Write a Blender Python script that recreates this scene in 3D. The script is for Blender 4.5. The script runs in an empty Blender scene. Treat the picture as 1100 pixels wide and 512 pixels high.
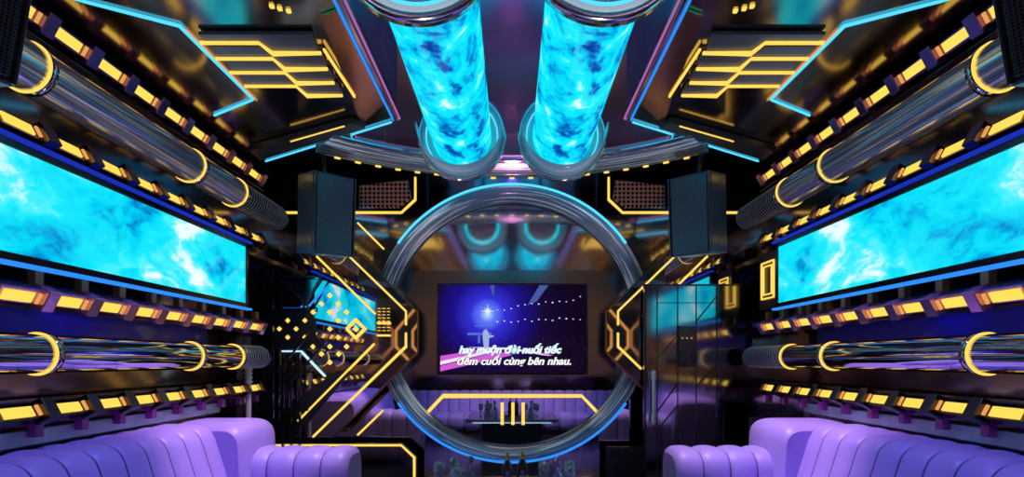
import bpy, math, random
from mathutils import Vector, Matrix
random.seed(7)
PI = math.pi
SC = bpy.context.scene
COL = SC.collection
EYE = 1.4            # eye height
F = 550.0            # focal length in pixels of the 1100 px wide frame
VX, VY = 550.0, 387.0

def P(px, py, d):    # pixel on the plane y = d
    return Vector(((px-VX)*d/F, d, EYE-(py-VY)*d/F))
def PZ(px, py, z):   # pixel on the horizontal plane at height z (relative to the eye)
    d = F*z/(VY-py)
    return Vector(((px-VX)*d/F, d, EYE+z))

# ------------------------------------------------------------------ mesh builder
class MB:
    def __init__(s): s.v=[]; s.f=[]; s.uv=[]; s.sm=[]; s.T=None
    def add(s, vs, fs, uvs=None, smooth=False):
        b=len(s.v)
        s.v += [tuple(s.T @ Vector(p)) if s.T else tuple(p) for p in vs]
        for i,f in enumerate(fs):
            s.f.append(tuple(b+k for k in f))
            s.uv.append(uvs[i] if uvs else [(0,0)]*len(f))
            s.sm.append(smooth)
        return s
    def box(s, c, size, M=None):
        c=Vector(c); h=Vector(size)/2; vs=[]
        for x in (-1,1):
            for y in (-1,1):
                for z in (-1,1):
                    o=Vector((x*h.x,y*h.y,z*h.z))
                    vs.append(c+(M@o if M else o))
        return s.add(vs,[(0,1,3,2),(4,6,7,5),(0,4,5,1),(2,3,7,6),(0,2,6,4),(1,5,7,3)])
    def prism(s, pts, vec):
        n=len(pts); vec=Vector(vec); a=[Vector(p) for p in pts]
        nrm=Vector((0,0,0))
        for i in range(n): nrm+=(a[i]-a[0]).cross(a[(i+1)%n]-a[0])
        if nrm.dot(vec)>0: a.reverse()
        vs=a+[p+vec for p in a]
        fs=[tuple(range(n)),tuple(range(2*n-1,n-1,-1))]+[(i,n+i,n+(i+1)%n,(i+1)%n) for i in range(n)]
        return s.add(vs,fs)
    def tube(s, path, r, n=10, closed=False, smooth=True, cap=True, ang0=0):
        path=[Vector(p) for p in path]; m=len(path); rings=[]; L=[0]
        for i in range(1,m): L.append(L[-1]+(path[i]-path[i-1]).length)
        up=None; rs=r if isinstance(r,(list,tuple)) else [r]*m
        for i in range(m):
            if closed: t=(path[(i+1)%m]-path[i-1]).normalized()
            else: t=(path[min(i+1,m-1)]-path[max(i-1,0)]).normalized()
            if up is None:
                up=Vector((0,0,1)) if abs(t.z)<.9 else Vector((1,0,0))
                for q in range(1,m-1):
                    cr=(path[q]-path[q-1]).cross(path[q+1]-path[q])
                    if cr.length>1e-9: up=cr.normalized(); break
            up=(up-t*up.dot(t)).normalized(); sd=t.cross(up)
            k=1.0
            if 0<i<m-1:
                a=(path[i]-path[i-1]).normalized(); k=1/max(.5,a.dot(t))
            rings.append([path[i]+(up*math.cos(ang0+2*PI*j/n)+sd*math.sin(ang0+2*PI*j/n))*rs[i]*(k if n==4 else 1) for j in range(n)])
        vs=[p for R in rings for p in R]; fs=[]; uvs=[]
        for i in range(m if closed else m-1):
            for j in range(n):
                a=i*n+j; b=i*n+(j+1)%n; c=((i+1)%m)*n+(j+1)%n; d=((i+1)%m)*n+j
                fs.append((a,b,c,d)[::-1])
                u0=L[i]; u1=L[i+1] if i+1<m else L[i]+.1
                w=2*PI*rs[0]; uvs.append([(u0,w*j/n),(u0,w*(j+1)/n),(u1,w*(j+1)/n),(u1,w*j/n)][::-1])
        s.add(vs,fs,uvs,smooth)
        if cap and not closed:
            s.add(rings[0],[tuple(range(n))]); s.add(rings[-1],[tuple(range(n-1,-1,-1))])
        return s
    def bar(s, path, w):   # square section strip
        return s.tube(path, w*.7071, n=4, smooth=False, ang0=PI/4)
    def lathe(s, prof, org, ax=(0,0,1), n=32, smooth=True, closed=False, a0=0, a1=2*PI):
        ax=Vector(ax).normalized(); x=Vector((1,0,0)) if abs(ax.x)<.9 else Vector((0,1,0))
        x=(x-ax*x.dot(ax)).normalized(); y=ax.cross(x); org=Vector(org)
        full=abs(a1-a0-2*PI)<1e-6; m=len(prof); cols=n if full else n+1
        vs=[]
        for j in range(cols):
            a=a0+(a1-a0)*j/n
            for (r,h) in prof: vs.append(org+ax*h+(x*math.cos(a)+y*math.sin(a))*r)
        fs=[];uvs=[]; L=[0]
        for i in range(1,m+1):
            p=prof[i%m];q=prof[i-1]; L.append(L[-1]+math.hypot(p[0]-q[0],p[1]-q[1]))
        rm=max(p[0] for p in prof)
        for j in range(n):
            for i in range(m if closed else m-1):
                k=(i+1)%m; j2=(j+1)%cols
                fs.append((j*m+i,j2*m+i,j2*m+k,j*m+k))
                A=(a0+(a1-a0)*j/n)*rm; B=(a0+(a1-a0)*(j+1)/n)*rm
                uvs.append([(A,L[i]),(B,L[i]),(B,L[i+1]),(A,L[i+1])])
        s.add(vs,fs,uvs,smooth)
        if not full and closed:
            s.add(vs[:m],[tuple(range(m))]); s.add(vs[-m:],[tuple(range(m-1,-1,-1))])
        return s
    def grid(s, pts, closed_u=False, closed_v=False, smooth=True, caps=False):
        nu=len(pts); nv=len(pts[0]); vs=[p for r in pts for p in r]; fs=[];uvs=[]
        for i in range(nu if closed_u else nu-1):
            for j in range(nv if closed_v else nv-1):
                a=i*nv+j;b=i*nv+(j+1)%nv;c=((i+1)%nu)*nv+(j+1)%nv;d=((i+1)%nu)*nv+j
                fs.append((a,b,c,d)); uvs.append([(i,j),(i,j+1),(i+1,j+1),(i+1,j)])
        s.add(vs,fs,uvs,smooth)
        if caps: s.add(pts[0],[tuple(range(nv-1,-1,-1))]); s.add(pts[-1],[tuple(range(nv))])
        return s
    def build(s, name, mat, parent=None, bevel=0, seg=2, fix=True):
        me=bpy.data.meshes.new(name); me.from_pydata(s.v,[],s.f)
        uvl=me.uv_layers.new(name='UVMap'); k=0
        data=[c for u in s.uv for t in u for c in t]
        uvl.data.foreach_set('uv',data)
        me.polygons.foreach_set('use_smooth',s.sm)
        me.materials.append(mat); me.update()
        if fix:
            import bmesh
            bm=bmesh.new(); bm.from_mesh(me); bmesh.ops.recalc_face_normals(bm,faces=bm.faces); bm.to_mesh(me); bm.free()
        o=bpy.data.objects.new(name,me); COL.objects.link(o)
        if bevel:
            md=o.modifiers.new('bevel','BEVEL'); md.width=bevel; md.segments=seg; md.limit_method='ANGLE'
        if parent:
            o.parent=parent; o.matrix_parent_inverse=parent.matrix_world.inverted() if False else Matrix.Identity(4)
        return o

def tag(o,label,cat,group=None):
    o['label']=label; o['category']=cat
    if group: o['group']=group
    return o
def thing(name,loc,label,cat,group=None,rot=None):
    o=bpy.data.objects.new(name,None); COL.objects.link(o); o.empty_display_size=.1
    o.location=loc
    if rot: o.rotation_euler=rot
    return tag(o,label,cat,group)
def structure(o): o['kind']='structure'; return o
def relmb(loc):     # builder whose world coordinates become local to a thing at loc
    m=MB(); m.T=Matrix.Translation(-Vector(loc)); return m
def dup(root,loc=None,rot=None,label=None,group=None):
    r=root.copy(); COL.objects.link(r)
    if loc is not None: r.location=loc
    if rot is not None: r.rotation_euler=rot
    if label: r['label']=label
    if group: r['group']=group
    for ch in list(root.children):
        c=ch.copy(); COL.objects.link(c); c.parent=r
        for g in list(ch.children):
            d=g.copy(); COL.objects.link(d); d.parent=c
    return r

# ------------------------------------------------------------------ materials
def newmat(name):
    m=bpy.data.materials.new(name); m.use_nodes=True; nt=m.node_tree; nt.nodes.clear()
    out=nt.nodes.new('ShaderNodeOutputMaterial'); return m,nt,out
def pbr(name,col,rough=.3,metal=0,coat=0,noise=0,nscale=6,bump=0,spec=.5,rvar=0):
    m,nt,out=newmat(name); b=nt.nodes.new('ShaderNodeBsdfPrincipled')
    b.inputs['Base Color'].default_value=(*col,1); b.inputs['Roughness'].default_value=rough
    b.inputs['Metallic'].default_value=metal; b.inputs['Coat Weight'].default_value=coat
    b.inputs['Coat Roughness'].default_value=.05; b.inputs['Specular IOR Level'].default_value=spec
    if noise or bump or rvar:
        tc=nt.nodes.new('ShaderNodeTexCoord'); n=nt.nodes.new('ShaderNodeTexNoise')
        n.inputs['Scale'].default_value=nscale; n.inputs['Detail'].default_value=4
        nt.links.new(tc.outputs['Object'],n.inputs['Vector'])
        if noise:
            r=nt.nodes.new('ShaderNodeValToRGB')
            r.color_ramp.elements[0].color=(*[c*(1-noise) for c in col],1); r.color_ramp.elements[0].position=.3
            r.color_ramp.elements[1].color=(*[min(1,c*(1+noise)) for c in col],1); r.color_ramp.elements[1].position=.7
            nt.links.new(n.outputs['Fac'],r.inputs['Fac']); nt.links.new(r.outputs['Color'],b.inputs['Base Color'])
        if rvar:
            mr=nt.nodes.new('ShaderNodeMapRange'); mr.inputs['To Min'].default_value=max(0,rough-rvar); mr.inputs['To Max'].default_value=rough+rvar
            nt.links.new(n.outputs['Fac'],mr.inputs['Value']); nt.links.new(mr.outputs['Result'],b.inputs['Roughness'])
        if bump:
            bp=nt.nodes.new('ShaderNodeBump'); bp.inputs['Strength'].default_value=bump; bp.inputs['Distance'].default_value=.01
            nt.links.new(n.outputs['Fac'],bp.inputs['Height']); nt.links.new(bp.outputs['Normal'],b.inputs['Normal'])
    nt.links.new(b.outputs[0],out.inputs[0]); return m
def emis(name,col,st=1.0):
    m,nt,out=newmat(name); e=nt.nodes.new('ShaderNodeEmission')
    e.inputs['Color'].default_value=(*col,1); e.inputs['Strength'].default_value=st
    nt.links.new(e.outputs[0],out.inputs[0]); return m
def math_node(nt,op,a,b=None):
    n=nt.nodes.new('ShaderNodeMath'); n.operation=op
    for i,x in enumerate((a,b)):
        if x is None: continue
        if isinstance(x,(int,float)): n.inputs[i].default_value=x
        else: nt.links.new(x,n.inputs[i])
    return n.outputs[0]
def streak(name,base,line,su,sv,lo,hi,rough=.08,metal=.9,glass=0,base2=None,emit=0,rv=0):
    """tube or ring surface with fine lines that run along u; glass: share of see-through"""
    m,nt,out=newmat(name); tc=nt.nodes.new('ShaderNodeTexCoord'); mp=nt.nodes.new('ShaderNodeMapping')
    mp.inputs['Scale'].default_value=(su,sv,1); nt.links.new(tc.outputs['UV'],mp.inputs['Vector'])
    n=nt.nodes.new('ShaderNodeTexNoise'); n.inputs['Scale'].default_value=1; n.inputs['Detail'].default_value=2
    nt.links.new(mp.outputs[0],n.inputs['Vector'])
    r=nt.nodes.new('ShaderNodeValToRGB'); r.color_ramp.elements[0].position=lo; r.color_ramp.elements[1].position=hi
    r.color_ramp.elements[0].color=(*base,1); r.color_ramp.elements[1].color=(*line,1)
    if base2:
        e=r.color_ramp.elements.new(lo*.6); e.color=(*base2,1)
    nt.links.new(n.outputs['Fac'],r.inputs['Fac'])
    b=nt.nodes.new('ShaderNodeBsdfPrincipled'); b.inputs['Roughness'].default_value=rough; b.inputs['Metallic'].default_value=metal
    nt.links.new(r.outputs['Color'],b.inputs['Base Color'])
    bp=nt.nodes.new('ShaderNodeBump'); bp.inputs['Strength'].default_value=.25; bp.inputs['Distance'].default_value=.004
    nt.links.new(n.outputs['Fac'],bp.inputs['Height']); nt.links.new(bp.outputs['Normal'],b.inputs['Normal'])
    if glass:
        t=nt.nodes.new('ShaderNodeBsdfTransparent'); t.inputs[0].default_value=(.8,.88,.93,1); mx=nt.nodes.new('ShaderNodeMixShader')
        mr=nt.nodes.new('ShaderNodeMapRange'); mr.inputs['From Min'].default_value=lo; mr.inputs['From Max'].default_value=hi
        mr.inputs['To Min'].default_value=1-glass; mr.inputs['To Max'].default_value=.95
        nt.links.new(n.outputs['Fac'],mr.inputs['Value']); nt.links.new(mr.outputs['Result'],mx.inputs[0])
        nt.links.new(t.outputs[0],mx.inputs[1]); nt.links.new(b.outputs[0],mx.inputs[2]); nt.links.new(mx.outputs[0],out.inputs[0])
    else: nt.links.new(b.outputs[0],out.inputs[0])
    return m
def ocean(name,scale,stretch,st=1.0,rot=(0,0,0),bias=0.0,contrast=1.0):
    m,nt,out=newmat(name); tc=nt.nodes.new('ShaderNodeTexCoord'); mp=nt.nodes.new('ShaderNodeMapping')
    mp.inputs['Scale'].default_value=stretch; mp.inputs['Rotation'].default_value=rot
    nt.links.new(tc.outputs['Object'],mp.inputs['Vector'])
    w=nt.nodes.new('ShaderNodeTexNoise'); w.inputs['Scale'].default_value=scale*.8; w.inputs['Detail'].default_value=5
    nt.links.new(mp.outputs[0],w.inputs['Vector'])
    va=nt.nodes.new('ShaderNodeVectorMath'); va.operation='MULTIPLY_ADD'; va.inputs[1].default_value=(.7/scale*2,.7/scale*2,.7/scale*2)
    nt.links.new(w.outputs['Color'],va.inputs[0]); nt.links.new(mp.outputs[0],va.inputs[2])
    n=nt.nodes.new('ShaderNodeTexNoise'); n.inputs['Scale'].default_value=scale; n.inputs['Detail'].default_value=9; n.inputs['Roughness'].default_value=.62
    nt.links.new(va.outputs[0],n.inputs['Vector'])
    r=nt.nodes.new('ShaderNodeValToRGB'); cr=r.color_ramp
    stops=[(.33,(.0,.04,.30)),(.385,(.0,.13,.50)),(.425,(.0,.42,.80)),(.47,(.0,.70,.95)),(.55,(.01,.84,1)),(.60,(.10,.90,1)),(.66,(.85,1,1))]
    cr.elements[0].position=stops[0][0]+bias; cr.elements[0].color=(*stops[0][1],1)
    cr.elements[1].position=stops[-1][0]+bias; cr.elements[1].color=(*stops[-1][1],1)
    for p,c in stops[1:-1]:
        e=cr.elements.new(.5+(p-.5)*contrast+bias); e.color=(*c,1)
    nt.links.new(n.outputs['Fac'],r.inputs['Fac'])
    e=nt.nodes.new('ShaderNodeEmission'); e.inputs['Strength'].default_value=st; nt.links.new(r.outputs['Color'],e.inputs['Color'])
    g=nt.nodes.new('ShaderNodeBsdfGlossy'); g.inputs['Roughness'].default_value=.1; g.inputs['Color'].default_value=(.05,.05,.05,1)
    ad=nt.nodes.new('ShaderNodeAddShader'); nt.links.new(e.outputs[0],ad.inputs[0]); nt.links.new(g.outputs[0],ad.inputs[1])
    nt.links.new(ad.outputs[0],out.inputs[0]); return m

M={}
M['wall']=pbr('dark_mirror_wall',(.38,.32,.33),.14,1,noise=.15,nscale=2,rvar=.05)
M['ceil']=pbr('dark_glossy_ceiling',(.46,.38,.35),.13,1,noise=.2,nscale=2,rvar=.05)
M['ceil2']=pbr('recess_ceiling',(.36,.26,.40),.28,1,noise=.2,nscale=2)
M['floor']=pbr('black_floor',(.02,.02,.025),.12,0,noise=.2)
M['mirror']=pbr('clear_mirror',(.62,.60,.68),.02,1)
M['mirror_soft']=pbr('frosted_mirror',(.70,.66,.70),.08,1,rvar=.03,nscale=3)
M['backing']=pbr('satin_dark_panel',(.40,.36,.38),.2,1)
M['wing']=pbr('tinted_mirror',(.72,.70,.76),.03,1)
M['door']=pbr('smoked_mirror',(.45,.42,.46),.10,1)
M['band']=pbr('grey_band',(.17,.175,.19),.4,.2)
M['black']=pbr('black_metal',(.018,.018,.022),.25,0,coat=.5)
M['blackm']=pbr('black_steel',(.08,.08,.1),.2,1)
M['plate']=pbr('graphite_plate',(.045,.048,.055),.3,.3,noise=.15)
M['house']=pbr('bronze_violet_metal',(.42,.33,.42),.2,1,noise=.2,nscale=8)
M['hA']=pbr('violet_metal',(.36,.22,.50),.22,1)  # hA to hD: one housing metal, light and dark reflections put into its colours
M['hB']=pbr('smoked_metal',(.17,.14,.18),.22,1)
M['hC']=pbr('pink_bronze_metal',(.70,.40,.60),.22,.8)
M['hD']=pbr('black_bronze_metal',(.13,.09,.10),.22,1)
M['housed']=pbr('dark_bronze_metal',(.16,.13,.16),.22,1)
M['copper']=pbr('copper_trim',(.62,.34,.16),.22,1)
M['post']=pbr('copper_paint',(.60,.26,.08),.35,.45)  # orange light falling on the posts is put into their colour
M['magenta']=pbr('magenta_lacquer',(.42,.07,.34),.25,.1,coat=.4)
M['core']=pbr('dark_teal_core',(.01,.025,.03),.5,.2)
M['navy']=pbr('navy_lacquer',(.02,.03,.45),.35,.1,coat=.3)  # blue glow on the walls, put into the colour of added plates
M['seam']=pbr('dark_violet_seam',(.10,.05,.22),.5)
M['cap']=pbr('grey_cap',(.55,.48,.52),.4,.2)
M['yellow']=emis('amber_led',(1,.67,.10),1.15)
M['yellow2']=emis('amber_neon',(1,.62,.10),1.25)
M['orange']=emis('orange_led',(1,.45,.12),.8)
M['cyan']=emis('cyan_neon',(.08,.62,1),1.3)
M['white_neon']=emis('white_blue_neon',(.55,.85,1),1.1)
M['blue']=emis('blue_led',(.03,.12,.9),.9)
M['blue2']=emis('azure_led',(.03,.28,1),1.0)
M['dblue']=emis('deep_blue_led',(.01,.03,.45),1.0)
M['pink']=emis('pink_led',(.8,.25,.75),.5)
M['pipe']=streak('brushed_chrome_pipe',(.44,.47,.53),(1,1,1),.7,75,.53,.59,.16,.6,base2=(.26,.28,.34))  # streaky reflections along both pipes are put into the base colour
M['pipelow']=streak('polished_chrome_pipe',(.52,.53,.60),(.9,.9,.95),.6,30,.55,.72,.05,1)
M['hose']=pbr('grey_ribbed_metal',(.75,.85,.88),.3,.6)
M['chrome']=pbr('chrome',(.75,.77,.8),.12,1)
M['steel']=pbr('satin_steel',(.62,.66,.70),.35,.3)
M['ringglass']=streak('etched_glass',(.27,.35,.44),(1,1,1),.9,42,.535,.565,.14,.15,glass=.42)  # white lines are reflections on the glass, put into its colour
M['flange']=streak('clear_acrylic',(.80,.82,.86),(1,1,1),1.5,40,.60,.66,.14,.0,glass=.33)
M['sofa']=pbr('lavender_leather',(.46,.34,.80),.42,0,coat=.08,noise=.06,nscale=5)
M['grille']=pbr('speaker_grille',(.06,.06,.075),.35,.6)
M['spk']=pbr('speaker_cabinet',(.03,.06,.10),.3,.2,coat=.3)
M['shelf']=pbr('frosted_shelf',(.50,.60,.62),.3,.1,noise=.2,nscale=5)
M['screen_wall']=ocean('sea_video_wall',1.5,(1,.8,1.5),1.0,rot=(.6,0,0),bias=-.02)
M['screen_col']=ocean('sea_video_column',4.6,(1,.8,1),1.05,rot=(0,.5,.6),bias=.008)
M['glass']=pbr('bottle_glass',(.65,.75,.82),.04,.3); M['glass'].node_tree.nodes['Principled BSDF'].inputs['Transmission Weight'].default_value=.6
M['darkglass']=pbr('dark_bottle_glass',(.02,.03,.02),.05,0,coat=1)
M['gold']=pbr('gold_foil',(.8,.55,.2),.25,1)
M['label']=pbr('paper_label',(.6,.55,.45),.6)
M['table']=pbr('grey_table_lacquer',(.20,.21,.24),.15,.2,coat=.6)

def rippled(name,col,rough,sc=330):       # perforated grille: tiny holes as a voronoi mask
    m,nt,out=newmat(name); tc=nt.nodes.new('ShaderNodeTexCoord'); mp=nt.nodes.new('ShaderNodeMapping')
    mp.inputs['Rotation'].default_value=(0,PI/4,0)
    nt.links.new(tc.outputs['Object'],mp.inputs['Vector'])
    sx=nt.nodes.new('ShaderNodeSeparateXYZ'); nt.links.new(mp.outputs[0],sx.inputs[0])
    a=math_node(nt,'SINE',math_node(nt,'MULTIPLY',sx.outputs[0],sc)); b=math_node(nt,'SINE',math_node(nt,'MULTIPLY',sx.outputs[2],sc))
    c=math_node(nt,'GREATER_THAN',math_node(nt,'MULTIPLY',a,b),.15)
    r=nt.nodes.new('ShaderNodeMix'); r.data_type='RGBA'; nt.links.new(c,r.inputs[0])
    r.inputs[6].default_value=(*col,1); r.inputs[7].default_value=(.004,.004,.005,1)
    p=nt.nodes.new('ShaderNodeBsdfPrincipled'); p.inputs['Roughness'].default_value=rough; p.inputs['Metallic'].default_value=.6
    nt.links.new(r.outputs[2],p.inputs['Base Color']); nt.links.new(p.outputs[0],out.inputs[0]); return m
M['grille']=rippled('speaker_grille',(.13,.14,.18),.3)

M['copper_grille']=rippled('copper_grille',(.80,.42,.30),.3,90)  # blurred amber reflection painted as a dotted copper pattern
# ------------------------------------------------------------------ setting
XW=2.95; YB=5.9; YR=-1.6; ZC=EYE+2.62; DW=5.63
structure(MB().box((0,(YB+YR)/2,-.05),(2*XW+.2,YB-YR+.2,.1)).build('floor',M['floor']))
structure(MB().box((0,(YB+YR)/2,ZC+.05),(2*XW+.2,YB-YR+.2,.1)).build('ceiling',M['ceil2']))
for s,nm in ((-1,'left'),(1,'right')):
    structure(MB().box((s*(XW+.05),(YB+YR)/2,ZC/2),(.1,YB-YR,ZC)).build('wall_'+nm,M['wall']))
structure(MB().box((0,YR-.05,ZC/2),(2*XW+.2,.1,ZC)).build('wall_rear',M['wall']))
structure(MB().box((0,YB+.05,ZC/2),(2*XW+.2,.1,ZC)).build('wall_back',M['mirror_soft']))

# clear mirror in the lower part of the back wall, inside the ring
o=MB().prism([P(452,404,YB-.02),P(648,404,YB-.02),P(690,440,YB-.02),P(690,512,YB-.02),P(410,512,YB-.02),P(410,440,YB-.02)],(0,.018,0)).build('wall_mirror',M['mirror'])
tag(o,'clear mirror panel under the television that shows the sofa and table','mirror')
# upper dark plate behind the TV
def plate(name,pts,d,th,mat,label,cat,bev=0):
    loc=sum((P(x,y,d) for x,y in pts),Vector())/len(pts)
    m=relmb(loc); m.prism([P(x,y,d) for x,y in pts],(0,th,0)); o=m.build(name,mat,bevel=bev); o.location=loc
    return tag(o,label,cat)
plate('backing_panel',[(448,290),(652,290),(668,330),(668,378),(650,402),(450,402),(432,378),(432,330)],5.86,.03,M['backing'],'dark hexagonal gloss panel behind the television','wall panel')

# ------------------------------------------------------------------ soffits
def mir(pts,s): return [Vector((p.x*-s,p.y,p.z)) if s==1 else Vector(p) for p in pts]
zs=1.95
side={-1:'left',1:'right'}
for s in (-1,1):
    X=lambda x:s*x
    zz=EYE+zs
    outline=[(.93,-1.55),(.93,4.17),(2.44,5.04),(XW-.005,5.04),(XW-.005,-1.55)]
    o=MB().prism([(X(a),b,zz) for a,b in outline],(0,0,.12)).build('ceiling_soffit',M['ceil'],bevel=0)
    tag(o,f'dark glossy lowered ceiling panel with angled corner on the {side[s]} side','ceiling panel')
    # fascia plate on the inner edge, rising into the recess
    o=MB().prism([(X(.93),1.0,zz+.125),(X(1.02),1.0,zz+.125),(X(1.02),4.12,zz+.125),(X(.93),4.15,zz+.125)],(0,0,.5)).build('soffit_fascia',M['ceil2'])
    tag(o,f'purple gloss upstand above the inner edge of the {side[s]} ceiling panel','ceiling trim')
    # neon along the edge
    t=thing('edge_light',(X(.93),4.17,zz-.02),f'blue neon line along the angled edge of the {side[s]} ceiling panel','neon light')
    T=Matrix.Translation((-X(.93),-4.17,-zz+.02))
    m=MB();m.T=T;m.bar([(X(.96),1.2,zz-.01),(X(.96),4.14,zz-.01)],.011).build('blue_tube',M['blue2'],t)
    m=MB();m.T=T;m.bar([(X(.98),4.165,zz-.012),(X(2.40),4.985,zz-.012)],.012).build('cyan_tube',M['cyan'],t)
    m=MB();m.T=T;m.bar([(X(.915),1.2,zz+.02),(X(.915),4.17,zz+.02),(X(2.42),5.045,zz+.02)],.012).build('pink_tube',M['pink'],t)
    # inner sloped copper strip + cover plate
    q=lambda L:[Vector((abs(p.x)*s,p.y,p.z)) for p in L]
    o=MB().prism(q([PZ(345,18,zs-.02),PZ(362,12,zs-.02),PZ(412,112,zs-.02),PZ(388,134,zs-.02)]),(0,0,.016)).build('copper_strip',M['copper'])
    tag(o,f'copper mirror strip beside the striped lights on the {side[s]} ceiling','ceiling trim')
    o=MB().prism(q([PZ(268,162,zs-.06),PZ(378,132,zs-.06),PZ(392,138,zs-.06),PZ(280,172,zs-.06)]),(0,0,.05)).build('light_trough',M['plate'])
    tag(o,f'dark slim trough under the far edge of the {side[s]} ceiling panel','ceiling trim')
    a,b=q([PZ(312,152,zs-.07),PZ(370,135.5,zs-.067)])
    t=MB().bar([a,b],.008).build('neon_tube',M['yellow2']); tag(t,f'thin short amber tube in the far trough of the {side[s]} ceiling','neon light')
    a,b=q([PZ(348,53,zs-.026),PZ(381,104,zs-.026)])
    t=MB().bar([a,b],.014).build('neon_tube',M['yellow2']); tag(t,f'straight amber tube beside the copper strip of the {side[s]} ceiling','neon light')
    # striped light panel
    base=q([PZ(292,70,zs-.03)])[0]
    t=thing('striped_light_panel',base,f'grey ceiling panel with four zigzag amber tubes on the {side[s]} side','ceiling light')
    bands=[((213,37),(280,37),(335,37),(341,55),(293,58),(278,46),(222,46)),
           ((226,50),(282,50),(296,60),(346,60),(351,72),(306,73),(293,62),(234,62)),
           ((241,66),(295,66),(310,76),(354,76),(359,87),(319,88),(306,77),(250,77)),
           ((256,81),(307,81),(322,91),(362,91),(368,101),(330,102),(318,91),(264,91))]
    for bd in bands:
        relmb(base).prism(q([PZ(x,y,zs-.03) for x,y in bd]),(0,0,.02)).build('band',M['band'],t)
    for ln in [((215,46),(278,46),(293,57),(345,57)),((232,63),(293,63),(306,74),(352,74)),((247,78),(306,78),(319,89),(359,89)),((263,92.5),(318,92.5),(330,102.5),(368,102.5))]:
        relmb(base).bar(q([PZ(x,y,zs-.036) for x,y in ln]),.016).build('amber_tube',M['yellow2'],t)
    # cyan outlined outer panel
    L=q([PZ(60,-8,zs-.010),PZ(88,1,zs-.010),PZ(193,28,zs-.010),PZ(272,107,zs-.010),PZ(230,124,zs-.010)])
    o=relmb(L[2]).bar(L,.012).build('neon_tube',M['cyan']); o.location=L[2]
    tag(o,f'bent cyan neon line on the {side[s]} ceiling above the upper amber row','neon light')
    L=q([PZ(200,32,zs-.008),PZ(276,108,zs-.008)])
    o=relmb(L[0]).bar(L,.007).build('light_strip',M['orange']); o.location=L[0]
    tag(o,f'orange strip beside the cyan line on the {side[s]} ceiling','neon light')
    for k,(x,y) in enumerate(((292,7),(300.5,9.5),(310,12))):
        o=MB().box(q([PZ(x,y,zs-.006)])[0],(.022,.022,.012)).build('ceiling_dot_light',M['yellow']); tag(o,f'tiny amber ceiling lamp near the {side[s]} copper strip, {("outer","middle","inner")[k]} one of three','ceiling light',f'tiny ceiling lamps near the {side[s]} copper strip')

# ------------------------------------------------------------------ side walls
def module(s,z,up,prefix):
    """one light unit; local origin on the beam face. up=+1 faces upwards, -1 downwards"""
    # local coordinates: x inward positive (times -s), y depth, z
    def L(x,y,zz): return Vector((-s*x,y,zz))
    a=math.radians(28)*up
    n=Vector((math.cos(a),0,math.sin(a))); t=Vector((-math.sin(a),0,math.cos(a)))
    def face(y0,y1,h,dep,off):
        pts=[]
        c=n*off
        p0=c-t*h/2; p1=c+t*h/2; p2=p1-n*dep; p3=p0-n*dep
        return [L(p.x,y0,p.z) for p in (p0,p1,p2,p3)],Vector((0,y1-y0,0))
    return face
rows={'A':(1.83,-1,'upper ceiling-edge'),'B':(1.22,1,'above-screen'),'C':(.33,-1,'below-screen'),'D':(-.265,1,'above-sofa')}
rowtxt={'A':'row above the upper pipe','B':'row between upper pipe and screen',
        'C':'row below the screen','D':'row above the sofa'}
ORD=['nearest','second','third','fourth','fifth','sixth','seventh','eighth','ninth']
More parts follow.
